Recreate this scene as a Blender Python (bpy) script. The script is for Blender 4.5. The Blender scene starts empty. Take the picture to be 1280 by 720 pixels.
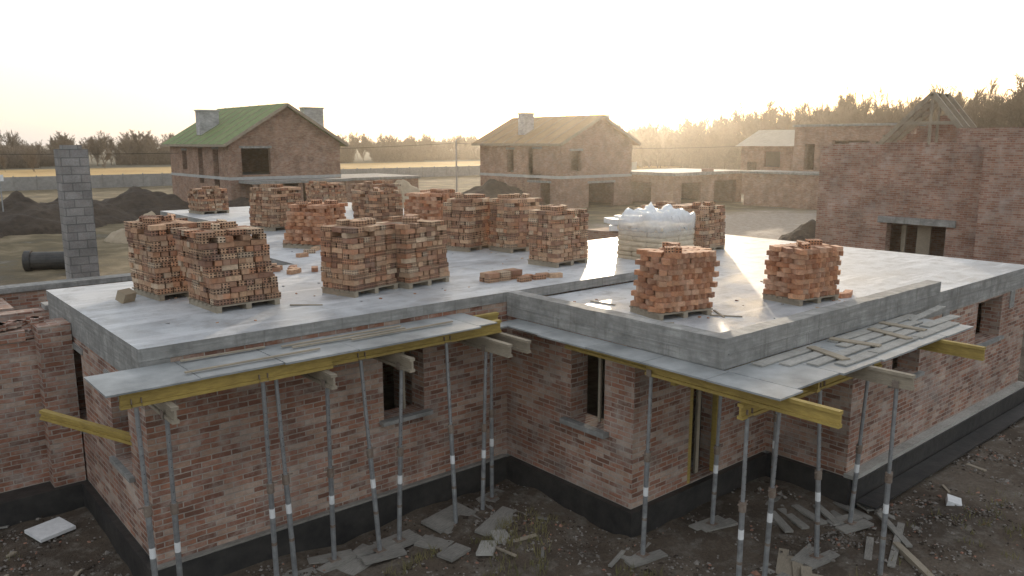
import bpy, math, random
from mathutils import Vector, Matrix, noise
random.seed(7)
R=random.random
def U(a,b): return a+(b-a)*R()
sc=bpy.context.scene
# ------------------------------------------------------------------ node helpers
def newmat(name):
    m=bpy.data.materials.new(name); m.use_nodes=True
    nt=m.node_tree; b=nt.nodes['Principled BSDF']
    return m,nt,b
def L(nt,a,b): nt.links.new(a,b)
def ramp(nt,fac,stops,interp='LINEAR'):
    r=nt.nodes.new('ShaderNodeValToRGB'); r.color_ramp.interpolation=interp
    e=r.color_ramp.elements
    while len(e)<len(stops): e.new(0.5)
    for i,(p,c) in enumerate(stops):
        e[i].position=p; e[i].color=(c[0],c[1],c[2],1) if len(c)==3 else c
    L(nt,fac,r.inputs[0]); return r.outputs[0]
def noi(nt,vec,scale,detail=6,rough=.6):
    n=nt.nodes.new('ShaderNodeTexNoise'); n.inputs['Scale'].default_value=scale; n.inputs['Detail'].default_value=detail; n.inputs['Roughness'].default_value=rough
    if vec is not None: L(nt,vec,n.inputs['Vector'])
    return n.outputs['Fac']
def mix(nt,fac,a,b,mode='MIX'):
    m=nt.nodes.new('ShaderNodeMix'); m.data_type='RGBA'; m.blend_type=mode
    for s,v in ((m.inputs[0],fac),(m.inputs[6],a),(m.inputs[7],b)):
        if hasattr(v,'is_output'): L(nt,v,s)
        elif isinstance(v,(int,float)): s.default_value=v
        else: s.default_value=(v[0],v[1],v[2],1)
    return m.outputs[2]
def mth(nt,op,a,b=None,clamp=False):
    m=nt.nodes.new('ShaderNodeMath'); m.operation=op; m.use_clamp=clamp
    for i,v in enumerate((a,b)):
        if v is None: continue
        if hasattr(v,'is_output'): L(nt,v,m.inputs[i])
        else: m.inputs[i].default_value=v
    return m.outputs[0]
def bump(nt,b,h,strength=.3,dist=.02):
    n=nt.nodes.new('ShaderNodeBump'); n.inputs['Strength'].default_value=strength; n.inputs['Distance'].default_value=dist
    L(nt,h,n.inputs['Height']); L(nt,n.outputs[0],b.inputs['Normal'])
def objco(nt): return nt.nodes.new('ShaderNodeTexCoord').outputs['Object']
def uvco(nt): return nt.nodes.new('ShaderNodeTexCoord').outputs['UV']

def brickmat(name,cols,mortar=(.42,.36,.31),bw=.325,rh=.094,ms=.011,smear=.5,tint=1.0):
    m,nt,b=newmat(name); uv=uvco(nt); ob=objco(nt)
    w=nt.nodes.new('ShaderNodeTexNoise'); w.inputs['Scale'].default_value=6; L(nt,uv,w.inputs['Vector'])
    sub=nt.nodes.new('ShaderNodeVectorMath'); sub.operation='MULTIPLY_ADD'
    L(nt,w.outputs['Color'],sub.inputs[0]); sub.inputs[1].default_value=(.022,.02,0); L(nt,uv,sub.inputs[2])
    br=nt.nodes.new('ShaderNodeTexBrick'); L(nt,sub.outputs[0],br.inputs['Vector'])
    br.inputs['Scale'].default_value=1; br.inputs['Brick Width'].default_value=bw; br.inputs['Row Height'].default_value=rh
    br.inputs['Mortar Size'].default_value=ms; br.inputs['Mortar Smooth'].default_value=.25
    br.inputs['Color1'].default_value=(0,0,0,1); br.inputs['Color2'].default_value=(1,1,1,1); br.inputs['Bias'].default_value=0
    br.inputs['Mortar'].default_value=(.5,.5,.5,1)
    n=len(cols); st=[(i/(n),c) for i,c in enumerate(cols)]
    bc=ramp(nt,br.outputs['Color'],st,'CONSTANT')
    n1=noi(nt,ob,1.1,5); n2=noi(nt,ob,22,5,.7); n3=noi(nt,ob,3.7,6,.7); n6=noi(nt,ob,.8,7,.75)
    bc=mix(nt,ramp(nt,n2,[(.3,(0,0,0)),(.75,(.5,)*3)]),bc,(.13,.07,.05))
    bc=mix(nt,ramp(nt,n3,[(.47,(0,0,0)),(.68,(smear,)*3)]),bc,(.46,.39,.34))
    mc=mix(nt,n2,tuple(c*.65 for c in mortar),mortar)
    c=mix(nt,br.outputs['Fac'],bc,mc)
    c=mix(nt,ramp(nt,n6,[(.53,(0,0,0)),(.66,(.6*smear,)*3)]),c,(.48,.43,.39))
    c=mix(nt,1.0,c,ramp(nt,n1,[(.3,(.60*tint,)*3),(.7,(1.12*tint,)*3)]),'MULTIPLY')
    L(nt,c,b.inputs['Base Color']); b.inputs['Roughness'].default_value=.92
    h=mth(nt,'ADD',mth(nt,'MULTIPLY',mth(nt,'SUBTRACT',1.0,br.outputs['Fac']),1.0),mth(nt,'MULTIPLY',n2,.5))
    bump(nt,b,h,.9,.018)
    return m
def plain(name,c1,c2,scale=5,rough=.85,bs=.3,bd=.01,metal=0,stretch=None,detail=6,spec=None):
    m,nt,b=newmat(name); ob=objco(nt); v=ob
    if stretch:
        mp=nt.nodes.new('ShaderNodeMapping'); mp.inputs['Scale'].default_value=stretch; L(nt,uvco(nt),mp.inputs['Vector']); v=mp.outputs[0]
    n1=noi(nt,v,scale,detail,.65); n2=noi(nt,ob,scale*.23,4)
    f=mth(nt,'ADD',mth(nt,'MULTIPLY',n1,.6),mth(nt,'MULTIPLY',n2,.4))
    c=ramp(nt,f,[(.35,c1),(.65,c2)]); L(nt,c,b.inputs['Base Color'])
    b.inputs['Roughness'].default_value=rough; b.inputs['Metallic'].default_value=metal
    if spec is not None: b.inputs['Specular IOR Level'].default_value=spec
    if bs: bump(nt,b,n1,bs,bd)
    return m
WALLC=[(.31,.135,.08),(.40,.19,.12),(.23,.10,.065),(.44,.28,.20),(.30,.14,.095),(.50,.36,.28),(.19,.09,.06),(.37,.16,.10),(.41,.23,.165)]
M_brick=brickmat('brick_wall_mat',WALLC,smear=.65,mortar=(.48,.41,.35),tint=1.08)
M_brickn=brickmat('brick_neighbour_mat',[(.40,.20,.13),(.46,.26,.18),(.34,.16,.105),(.50,.32,.24),(.37,.19,.13)],smear=.5,mortar=(.48,.40,.34))
M_brickfar=brickmat('brick_far_mat',[(.40,.21,.13),(.45,.26,.17),(.36,.18,.11),(.48,.30,.22)],smear=.35)
M_block=brickmat('block_mat',[(.30,.30,.29),(.35,.35,.34),(.27,.27,.265)],mortar=(.2,.2,.19),bw=.5,rh=.25,ms=.014,smear=.2)
M_wood=plain('raw_timber',(.20,.17,.13),(.38,.32,.24),8,.85,.4,.006,stretch=(1,9,1))
M_board=plain('grey_board',(.13,.12,.108),(.32,.30,.265),7,.85,.4,.006,stretch=(1,8,1))
M_plank=plain('weathered_plank',(.20,.19,.17),(.46,.44,.40),7,.85,.4,.006,stretch=(1,8,1))
M_yel=plain('yellow_beam_mat',(.22,.15,.04),(.46,.33,.085),5,.65,.25,.004,stretch=(1,5,1),detail=9)
M_ply=plain('plywood_film',(.15,.16,.16),(.42,.43,.43),1.6,.42,.3,.006,detail=11)
M_steel=plain('galvanised_steel',(.22,.225,.23),(.40,.41,.42),9,.45,.15,.003,metal=.55)
M_rust=plain('prop_rust',(.16,.10,.07),(.30,.26,.22),14,.7,.2,.003,metal=.3)
M_white=plain('label_white',(.6,.6,.6),(.8,.8,.8),9,.6,0)
M_black=plain('bitumen_black',(.012,.012,.013),(.05,.046,.042),4,.55,.6,.03,detail=9)
M_dirtm=plain('dark_soil',(.030,.021,.015),(.075,.055,.038),2.2,.95,1,.15)
M_sand=plain('sand',(.28,.22,.15),(.38,.31,.22),2,.95,.6,.05)
M_green=plain('roof_membrane_green',(.10,.15,.05),(.18,.23,.08),3,.8,.2,.01)
M_tan=plain('roof_membrane_brown',(.21,.125,.055),(.31,.20,.09),3,.8,.2,.01)
M_beige=plain('beige_roof',(.36,.31,.24),(.45,.40,.32),3,.8,.2,.01)
M_render=plain('grey_render',(.34,.34,.33),(.48,.47,.46),4,.9,.3,.01)
M_chim=brickmat('chimney_mat',[(.66,.66,.67),(.74,.74,.75),(.58,.58,.6)],mortar=(.45,.45,.45),smear=.1)
M_pole=plain('pole_concrete',(.3,.3,.29),(.42,.41,.4),5,.8,.1)
M_cable=plain('cable',(.02,.02,.02),(.03,.03,.03),5,.8,0)
M_fence=plain('fence_concrete',(.22,.21,.2),(.34,.33,.31),2,.9,.2)
def concmat():
    m,nt,b=newmat('concrete_edge'); uv=uvco(nt); ob=objco(nt)
    mp=nt.nodes.new('ShaderNodeMapping'); mp.inputs['Scale'].default_value=(.5,9,1); L(nt,uv,mp.inputs['Vector'])
    n1=noi(nt,mp.outputs[0],1.6,8,.7); n2=noi(nt,ob,3,9,.7)
    mp2=nt.nodes.new('ShaderNodeMapping'); mp2.inputs['Scale'].default_value=(7,.7,1); L(nt,uv,mp2.inputs['Vector'])
    n3=noi(nt,mp2.outputs[0],1.3,6,.6)
    c=ramp(nt,n2,[(.32,(.16,.158,.15)),(.5,(.28,.275,.26)),(.68,(.40,.39,.37))])
    c=mix(nt,ramp(nt,n1,[(.42,(0,)*3),(.60,(.65,)*3)]),c,(.18,.175,.165))
    c=mix(nt,ramp(nt,n3,[(.54,(0,)*3),(.70,(.6,)*3)]),c,(.12,.11,.10))
    L(nt,c,b.inputs['Base Color']); b.inputs['Roughness'].default_value=.85
    bump(nt,b,mth(nt,'ADD',n1,n2),.7,.02)
    return m
M_conc=concmat()
def slabmat():
    m,nt,b=newmat('slab_concrete'); ob=objco(nt)
    n1=noi(nt,ob,.5,9,.66); n2=noi(nt,ob,2.3,10,.75); n3=noi(nt,ob,40,4,.7)
    mp=nt.nodes.new('ShaderNodeMapping'); mp.inputs['Scale'].default_value=(.35,2.4,1); mp.inputs['Rotation'].default_value=(0,0,.5); L(nt,ob,mp.inputs['Vector'])
    n4=noi(nt,mp.outputs[0],1.3,8,.7)
    c=ramp(nt,n1,[(.34,(.30,.32,.34)),(.5,(.45,.465,.48)),(.66,(.58,.585,.59))])
    c=mix(nt,ramp(nt,n2,[(.47,(0,0,0)),(.66,(.9,)*3)]),c,(.22,.215,.21))
    c=mix(nt,ramp(nt,n4,[(.52,(0,0,0)),(.64,(.7,)*3)]),c,(.64,.65,.67))
    c=mix(nt,.2,c,ramp(nt,n3,[(.3,(.2,.2,.2)),(.7,(.7,.7,.7))]))
    L(nt,c,b.inputs['Base Color'])
    L(nt,ramp(nt,n1,[(.38,(.36,)*3),(.62,(.66,)*3)]),b.inputs['Roughness'])
    bump(nt,b,mth(nt,'ADD',n2,mth(nt,'MULTIPLY',n3,.25)),.5,.025)
    return m
M_slab=slabmat()
def stackmat(name,hollow):
    m,nt,b=newmat(name); ob=objco(nt); uv=uvco(nt)
    at=nt.nodes.new('ShaderNodeAttribute'); at.attribute_name='bcol'
    n2=noi(nt,ob,18,5,.7); n5=noi(nt,ob,3,4,.6)
    c=mix(nt,1.0,at.outputs['Color'],ramp(nt,n2,[(.3,(.6,)*3),(.7,(1.15,)*3)]),'MULTIPLY')
    c=mix(nt,ramp(nt,n5,[(.5,(0,)*3),(.7,(.3,)*3)]),c,(.38,.31,.25))
    h=n2
    if hollow:
        mp=nt.nodes.new('ShaderNodeMapping'); mp.inputs['Location'].default_value=(.5,.5,0); mp.inputs['Scale'].default_value=(1/.31,1/.10,1)
        L(nt,uv,mp.inputs['Vector'])
        sp=nt.nodes.new('ShaderNodeSeparateXYZ'); L(nt,mp.outputs[0],sp.inputs[0])
        def band(s,k,lo):
            f=mth(nt,'FRACT',mth(nt,'MULTIPLY',s,k)); d=mth(nt,'ABSOLUTE',mth(nt,'SUBTRACT',f,.5))
            return mth(nt,'LESS_THAN',d,lo)
        hole=mth(nt,'MULTIPLY',band(sp.outputs[0],5,.27),band(sp.outputs[1],2,.26))
        c=mix(nt,hole,c,(.03,.018,.013))
        h=mth(nt,'SUBTRACT',n2,mth(nt,'MULTIPLY',hole,2.))
    L(nt,c,b.inputs['Base Color']); b.inputs['Roughness'].default_value=.9
    bump(nt,b,h,.4,.01)
    return m
M_st0=stackmat('stack_brick_solid',False); M_st1=stackmat('stack_brick_perforated',True)
# ------------------------------------------------------------------ mesh builder
class MB:
    def __init__(s): s.v=[];s.f=[];s.uv=[];s.m=[];s.c=[];s.mats=[]
    def mi(s,m):
        if m not in s.mats: s.mats.append(m)
        return s.mats.index(m)
    def face(s,pts,uvs,m,c=(1,1,1)):
        k=len(s.v); s.v+= [tuple(p) for p in pts]; s.f.append(tuple(range(k,k+len(pts)))); s.uv.append(uvs); s.m.append(s.mi(m)); s.c.append(c)
    def box(s,x0,x1,y0,y1,z0,z1,m,M=None,top=None,c=(1,1,1)):
        P=lambda x,y,z: (M@Vector((x,y,z))) if M is not None else (x,y,z)
        t=top or m
        F=[((x0,y0,z0),(x1,y0,z0),(x1,y0,z1),(x0,y0,z1),0,m),((x1,y1,z0),(x0,y1,z0),(x0,y1,z1),(x1,y1,z1),0,m),
           ((x0,y1,z0),(x0,y0,z0),(x0,y0,z1),(x0,y1,z1),1,m),((x1,y0,z0),(x1,y1,z0),(x1,y1,z1),(x1,y0,z1),1,m),
           ((x0,y0,z1),(x1,y0,z1),(x1,y1,z1),(x0,y1,z1),2,t),((x0,y1,z0),(x1,y1,z0),(x1,y0,z0),(x0,y0,z0),2,m)]
        for a in F:
            q=a[:4]; ax=a[4]
            uv=[((p[0],p[2]) if ax==0 else (p[1]+.11,p[2]) if ax==1 else (p[0],p[1])) for p in q]
            s.face([P(*p) for p in q],uv,a[5],c)
    def bar(s,a,b,w,h,m,roll=0):
        a=Vector(a);b=Vector(b);d=(b-a);l=d.length;q=d.to_track_quat('X','Z')
        M=Matrix.Translation(a)@q.to_matrix().to_4x4()@Matrix.Rotation(roll,4,'X')
        s.box(0,l,-w/2,w/2,-h/2,h/2,m,M)
    def tube(s,a,b,r0,r1,m,n=8,cap=True):
        a=Vector(a);b=Vector(b);d=(b-a).normalized()
        u=d.orthogonal().normalized(); w=d.cross(u)
        A=[a+(u*math.cos(t)+w*math.sin(t))*r0 for t in [2*math.pi*i/n for i in range(n)]]
        B=[b+(u*math.cos(t)+w*math.sin(t))*r1 for t in [2*math.pi*i/n for i in range(n)]]
        for i in range(n):
            j=(i+1)%n; s.face([A[i],A[j],B[j],B[i]],[(i/n,0),(j/n,0),(j/n,1),(i/n,1)],m)
        if cap:
            s.face(B,[(0,0)]*n,m); s.face(A[::-1],[(0,0)]*n,m)
    def poly(s,pts,ext,m,ax=0):
        pts=[Vector(p) for p in pts]; e=Vector(ext); q=[p+e for p in pts]
        uv=lambda P:[((p.x,p.z) if ax==0 else (p.y,p.z) if ax==1 else (p.x,p.y)) for p in P]
        s.face(pts[::-1],uv(pts[::-1]),m); s.face(q,uv(q),m)
        n=len(pts)
        for i in range(n):
            j=(i+1)%n; s.face([pts[i],pts[j],q[j],q[i]],uv([pts[i],pts[j],q[j],q[i]]),m)
    def obj(s,name,parent=None,loc=None,smooth=False,bevel=0):
        me=bpy.data.meshes.new(name); me.from_pydata(s.v,[],s.f)
        ul=me.uv_layers.new(name='UVMap'); fl=[c for f in s.uv for p in f for c in p[:2]]; ul.data.foreach_set('uv',fl)
        ca=me.color_attributes.new('bcol','FLOAT_COLOR','CORNER'); cl=[]
        for f,c in zip(s.f,s.c):
            for _ in f: cl+= [c[0],c[1],c[2],1]
        ca.data.foreach_set('color',cl)
        for m in s.mats: me.materials.append(m)
        me.polygons.foreach_set('material_index',s.m)
        if smooth: me.polygons.foreach_set('use_smooth',[True]*len(s.f))
        me.update()
        o=bpy.data.objects.new(name,me); bpy.context.collection.objects.link(o)
        if loc: o.location=loc
        if parent: o.parent=parent
        return o
def empty(name,loc=(0,0,0)):
    e=bpy.data.objects.new(name,None); e.location=loc; bpy.context.collection.objects.link(e); return e
def wall(mb,ax,a0,a1,t0,t1,z0,z1,ops,m):
    cuts=sorted(ops); cur=a0
    def bx(p,q,r,s_):
        if q-p<1e-4 or s_-r<1e-4: return
        if ax=='x': mb.box(p,q,t0,t1,r,s_,m)
        else: mb.box(t0,t1,p,q,r,s_,m)
    for (b0,b1,zb0,zb1) in cuts:
        bx(cur,b0,z0,z1); bx(b0,b1,z0,zb0); bx(b0,b1,zb1,z1); cur=b1
    bx(cur,a1,z0,z1)
# ------------------------------------------------------------------ camera
GZ=-.8
cam=bpy.data.cameras.new('camera'); co=bpy.data.objects.new('camera',cam); bpy.context.collection.objects.link(co); sc.camera=co
cam.sensor_width=36; cam.lens=36*1000/1280; cam.clip_end=5000; cam.clip_start=.1
p=math.atan(.182); Fw=Vector((.6494,.7605,0)).normalized(); d=Fw*math.cos(p)+Vector((0,0,-math.sin(p)))
co.location=(-3.23,-12.26,6.2); co.rotation_euler=d.to_track_quat('-Z','Y').to_euler()
# ------------------------------------------------------------------ light
SE=math.radians(7.5); az=math.atan2(.760,.650)
w=bpy.data.worlds.new('World'); sc.world=w; w.use_nodes=True; nt=w.node_tree
bg=nt.nodes['Background']; sky=nt.nodes.new('ShaderNodeTexSky'); sky.sky_type='NISHITA'; sky.sun_disc=False
sky.sun_elevation=SE; sky.sun_rotation=az; sky.dust_density=3; sky.air_density=1; sky.altitude=100
L(nt,sky.outputs[0],bg.inputs[0]); bg.inputs[1].default_value=.11
bg2=nt.nodes.new('ShaderNodeBackground'); bg2.inputs[0].default_value=(.96,.975,1,1); bg2.inputs[1].default_value=.72
ad=nt.nodes.new('ShaderNodeAddShader'); L(nt,bg.outputs[0],ad.inputs[0]); L(nt,bg2.outputs[0],ad.inputs[1]); L(nt,ad.outputs[0],nt.nodes['World Output'].inputs[0])
sun=bpy.data.lights.new('sun','SUN'); sun.energy=5; sun.angle=math.radians(.8); sun.color=(1,.84,.64)
so=bpy.data.objects.new('sun',sun); bpy.context.collection.objects.link(so)
sd=Vector((math.sin(az)*math.cos(SE),math.cos(az)*math.cos(SE),math.sin(SE))); so.rotation_euler=sd.to_track_quat('Z','Y').to_euler()
sc.view_settings.view_transform='Standard'; sc.view_settings.look='None'; sc.view_settings.exposure=0
mt=bpy.data.materials.new('haze'); mt.use_nodes=True; nt=mt.node_tree; nt.nodes.clear()
vo=nt.nodes.new('ShaderNodeVolumeScatter'); vo.inputs['Color'].default_value=(1,.92,.80,1); vo.inputs['Density'].default_value=.0003; vo.inputs['Anisotropy'].default_value=.84
ou=nt.nodes.new('ShaderNodeOutputMaterial'); L(nt,vo.outputs[0],ou.inputs['Volume'])
hb=MB(); hb.box(-700,900,-200,1100,-3,45,mt); ho=hb.obj('haze_air')
# ------------------------------------------------------------------ ground
def groundmat():
    m,nt,b=newmat('ground_mat'); ob=objco(nt)
    n1=noi(nt,ob,.35,7,.62); n2=noi(nt,ob,2.4,8,.7); n3=noi(nt,ob,14,6,.75); n4=noi(nt,ob,.03,4)
    mud=ramp(nt,n1,[(.32,(.06,.046,.035)),(.5,(.125,.096,.072)),(.68,(.20,.165,.13))])
    mud=mix(nt,ramp(nt,n2,[(.5,(0,)*3),(.66,(.75,)*3)]),mud,(.23,.205,.175))
    mud=mix(nt,ramp(nt,n3,[(.4,(.0,)*3),(.7,(.6,)*3)]),mud,(.055,.044,.034))
    sp=nt.nodes.new('ShaderNodeSeparateXYZ'); L(nt,ob,sp.inputs[0])
    mid=ramp(nt,n1,[(.35,(.085,.07,.042)),(.5,(.15,.12,.07)),(.65,(.25,.20,.13))])
    yy=mth(nt,'ADD',sp.outputs[1],mth(nt,'MULTIPLY',sp.outputs[0],.5))
    fm=mth(nt,'DIVIDE',mth(nt,'SUBTRACT',yy,28),14,True)
    c=mix(nt,fm,mud,mid)
    dx=mth(nt,'SUBTRACT',sp.outputs[0],58); dy=mth(nt,'SUBTRACT',sp.outputs[1],24)
    dd=mth(nt,'SQRT',mth(nt,'ADD',mth(nt,'MULTIPLY',dx,dx),mth(nt,'MULTIPLY',mth(nt,'MULTIPLY',dy,dy),3.)))
    lm=mth(nt,'SUBTRACT',1.0,mth(nt,'DIVIDE',mth(nt,'SUBTRACT',mth(nt,'ADD',dd,mth(nt,'MULTIPLY',n1,22)),28),8,True))
    c=mix(nt,lm,c,ramp(nt,n2,[(.35,(.24,.20,.16)),(.65,(.38,.33,.28))]))
    fld=ramp(nt,n4,[(.35,(.42,.27,.10)),(.65,(.52,.36,.16))])
    fld=mix(nt,ramp(nt,n1,[(.45,(0,)*3),(.7,(.5,)*3)]),fld,(.26,.17,.07))
    f2=mth(nt,'DIVIDE',mth(nt,'SUBTRACT',sp.outputs[1],131),5,True)
    c=mix(nt,f2,c,fld)
    far=mth(nt,'DIVIDE',mth(nt,'SUBTRACT',sp.outputs[1],225),12,True)
    c=mix(nt,far,c,(.11,.10,.07))
    L(nt,c,b.inputs['Base Color'])
    L(nt,ramp(nt,n1,[(.28,(.5,)*3),(.42,(.95,)*3)]),b.inputs['Roughness'])
    b.inputs['Specular IOR Level'].default_value=.25
    bump(nt,b,mth(nt,'ADD',n2,mth(nt,'MULTIPLY',n3,.5)),.9,.08)
    return m
M_ground=groundmat()
def axis(lo,hi,n,c):
    r=[]
    for i in range(n+1):
        t=2*i/n-1; s=(abs(t)**3.2)*(1 if t>0 else -1)
        r.append(c+s*((hi-c) if t>0 else (c-lo))+t*14)
    return r
xs=axis(-900,1500,210,6); ys=axis(-300,1800,210,-2)
def gz(x,y): return GZ+(.16*noise.noise(Vector((x*.45,y*.45,0)))+.10*noise.noise(Vector((x*1.5,y*1.5,3)))+.05*noise.noise(Vector((x*4,y*4,7))))
gv=[];gf=[]
for y in ys:
    for x in xs:
        dist=math.hypot(x-6,y-2)
        a=1 if dist<60 else max(0,1-(dist-60)/60)
        gv.append((x,y,GZ+a*(gz(x,y)-GZ)))
n=len(xs)
for j in range(len(ys)-1):
    for i in range(n-1): gf.append((j*n+i,j*n+i+1,(j+1)*n+i+1,(j+1)*n+i))
me=bpy.data.meshes.new('ground'); me.from_pydata(gv,[],gf); me.materials.append(M_ground); me.polygons.foreach_set('use_smooth',[True]*len(gf))
g=bpy.data.objects.new('ground',me); bpy.context.collection.objects.link(g)
def hills():
    m=plain('hill_mat',(.17,.15,.12),(.26,.23,.18),.02,1,0)
    vs=[];fs=[]
    nx=120
    for j,(yy,hh) in enumerate(((520,-1),(620,.7),(760,1.0),(1000,.9),(1300,-1))):
        for i in range(nx+1):
            x=-900+i*20
            h=(7+11*(noise.noise(Vector((x*.0035,j*.3,1)))+.5*noise.noise(Vector((x*.012,j*.3,5)))))*max(0,hh) if hh>0 else -2
            vs.append((x,yy,GZ+h))
    for j in range(4):
        for i in range(nx): a=j*(nx+1)+i; fs.append((a,a+1,a+nx+2,a+nx+1))
    me=bpy.data.meshes.new('hills'); me.from_pydata(vs,[],fs); me.materials.append(m); me.polygons.foreach_set('use_smooth',[True]*len(fs))
    o=bpy.data.objects.new('hills',me); bpy.context.collection.objects.link(o)
hills()
# ------------------------------------------------------------------ main building
B=empty('unfinished_brick_house')
mb=MB(); T=.45
wall(mb,'y',.03,6.3,.03,T,-.3,2.6,[(1.0,2.0,.9,2.3),(3.9,5.1,.9,2.35)],M_brick)
wall(mb,'x',T,7.13,.03,T,-.3,2.995,[(4.15,5.05,1.15,2.6)],M_brick)
wall(mb,'y',-3.42+T,.03,7.13,7.13+T,-.3,2.71,[(-2.72,-1.85,1.0,2.5)],M_brick)
wall(mb,'x',7.13,11.45,-3.42,-3.42+T,-.3,2.74,[(8.75,9.75,-.29,2.35)],M_brick)
wall(mb,'y',-5.22+T,-3.42,11.45,11.45+T,-.3,2.74,[],M_brick)
wall(mb,'x',11.45,20.95,-5.22,-5.22+T,-.3,2.45,[(13.1,14.4,1.3,2.4),(17.5,19.1,1.35,2.4)],M_brick)
wall(mb,'y',-5.22+T,6.3,20.5,20.95,-.3,2.74,[(-1,1,.9,2.3)],M_brick)
wall(mb,'x',T,20.5,5.9,6.3,-.3,2.6,[(2,3.4,.9,2.3)],M_brick)
wall(mb,'y',T,5.9,5.6,5.9,-.3,2.9,[(2,3,-.3,2.2)],M_brick)
wall(mb,'x',T,5.6,3.0,3.3,-.3,2.9,[(1.5,2.4,-.3,2.2)],M_brick)
wall(mb,'x',7.6,20.5,-.3,0.0,-.3,2.7,[(9.2,10.4,-.3,2.2)],M_brick)
wall(mb,'x',5.6,16,15.5,15.95,-.3,2.9,[],M_brick); wall(mb,'y',6.4,15.5,5.55,5.95,-.3,2.9,[(8,9,.9,2.3)],M_brick)
mb.obj('walls',B)
mb=MB()
mb.box(.01,T,.01,6.32,2.6,2.995,M_conc)
mb.box(11.47,20.97,-5.235,-5.22+T,2.45,2.745,M_conc)
mb.box(7.125,7.5,-3.0,-1.6,2.5,2.6,M_conc)
mb.box(15.4,15.75,-5.245,-5.0,1.9,2.449,M_conc); mb.box(19.6,19.9,-5.245,-5.0,2.0,2.449,M_conc)
mb.box(.005,.3,.8,2.2,2.3,2.42,M_conc); mb.box(.005,.3,3.7,5.3,2.35,2.47,M_conc)
mb.box(4.05,5.15,-.12,.4,1.07,1.149,M_conc); mb.box(6.98,7.5,-2.85,-1.7,.9,.999,M_conc)
mb.box(-.06,.4,.9,2.1,.82,.899,M_conc); mb.box(-.06,.4,3.8,5.2,.82,.899,M_conc)
mb.box(13.0,14.5,-5.32,-4.9,1.22,1.299,M_conc); mb.box(17.4,19.2,-5.32,-4.9,1.27,1.349,M_conc)
mb.obj('lintels_and_sills',B)
mb=MB()
mb.box(4.75,4.8,.3,.34,1.15,2.6,M_wood)
mb.box(7.42,7.46,-2.35,-2.29,1.0,2.5,M_wood)
for x in (8.95,9.3): mb.box(x,x+.1,-3.2,-3.15,-.29,2.35,M_wood)
mb.box(8.76,8.86,-3.41,-3.3,-.29,2.34,M_yel); mb.box(9.64,9.74,-3.41,-3.3,-.29,2.34,M_yel)
mb.obj('opening_battens',B)
mb=MB()
mb.box(0,12.5,0,6.35,3.0,3.2,M_conc,top=M_slab)
mb.box(5.5,16,6.35,16,2.95,3.2,M_conc,top=M_slab)
mb.box(8,17,16,25,2.95,3.2,M_conc,top=M_slab)
mb.box(7.4,15.1,-4.95,0,2.75,2.97,M_conc,top=M_slab)
mb.box(15.1,21,-5.25,0,2.75,2.97,M_conc,top=M_slab)
mb.box(12.5,21,0,6.35,2.75,2.97,M_conc,top=M_slab)
mb.obj('floor_slab',B)
mb=MB()
def upst(ax,a0,a1,t0,t1):
    n=int((a1-a0)/.35)+1
    for i in range(n):
        p0=a0+(a1-a0)*i/n; p1=a0+(a1-a0)*(i+1)/n
        z0=3.2+.012*noise.noise(Vector((p0*2,t0,0))); z1=3.2+.012*noise.noise(Vector((p1*2,t0,0)))
        P=lambda a,t,z:(a,t,z) if ax=='x' else (t,a,z)
        q=[P(p0,t0,z0),P(p1,t0,z1),P(p1,t1,z1),P(p0,t1,z0)]
        if ax=='y': q=q[::-1]
        mb.face(q,[(v[0],v[1]*.12) for v in q],M_conc)
        for t in (t0,t1):
            q=[P(p0,t,2.72),P(p1,t,2.72),P(p1,t,z1),P(p0,t,z0)]
            if (t==t1)!=(ax=='y'): q=q[::-1]
            mb.face(q,[((v[0] if ax=='x' else v[1]),v[2]) for v in q],M_conc)
upst('y',-4.95,-.001,7.1,7.4); upst('x',7.1,15.1,-5.25,-4.95)
mb.box(7.1,7.4,-4.95,-.001,2.71,2.72,M_conc); mb.box(7.1,15.1,-5.25,-4.95,2.71,2.72,M_conc)
mb.face([(15.1,-5.25,2.72),(15.1,-4.95,2.72),(15.1,-4.95,3.2),(15.1,-5.25,3.2)],[(0,0),(.3,0),(.3,.5),(0,.5)],M_conc)
mb.face([(7.1,-4.95,2.72),(7.1,-5.25,2.72),(7.1,-5.25,3.2),(7.1,-4.95,3.2)],[(0,0),(.3,0),(.3,.5),(0,.5)],M_conc)
mb.box(7.085,7.099,-5.0,-.3,2.90,2.925,M_conc)
mb.box(7.2,15.0,-5.264,-5.251,2.93,2.955,M_conc)
mb.obj('terrace_upstand',B)
mb=MB()
for b in [(-.1,7.0,-.1,.03),(-.1,.03,.03,6.4),(7.0,7.13,-3.55,-.1),(7.13,11.33,-3.55,-3.42),(11.33,11.45,-5.35,-3.55),(11.45,21,-5.47,-5.22)]:
    mb.box(b[0],b[1],b[2],b[3],-1.4,-.3,M_black)
mb.box(.03,21,.03,6.3,-1.4,-.31,M_conc); mb.box(7.13,11.45,-3.42,.03,-1.4,-.31,M_conc); mb.box(11.45,21,-5.22,.03,-1.4,-.31,M_conc)
mb.box(11.4,21,-5.44,-5.2,-.3,-.22,M_plank); mb.box(11.35,21,-5.9,-5.5,-.72,-.68,M_black)
mb.box(-.08,7.0,-.07,.029,-.3,-.26,M_board)
mb.obj('plinth',B)
mb=MB()
mb.box(-.55,.0,4.35,5.0,-.3,2.85,M_brick); 
mb.box(-6,-.55,4.75,5.15,-.3,2.55,M_brick)
mb.box(-1.4,-.7,4.7,5.2,2.55,2.75,M_brick); mb.box(-6,-1.9,4.72,5.18,2.55,2.95,M_brick);mb.box(-6,-2.6,4.74,5.16,2.95,3.3,M_brick)
mb.box(-6,-.1,4.22,4.75,-1.4,-.301,M_black)
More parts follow.
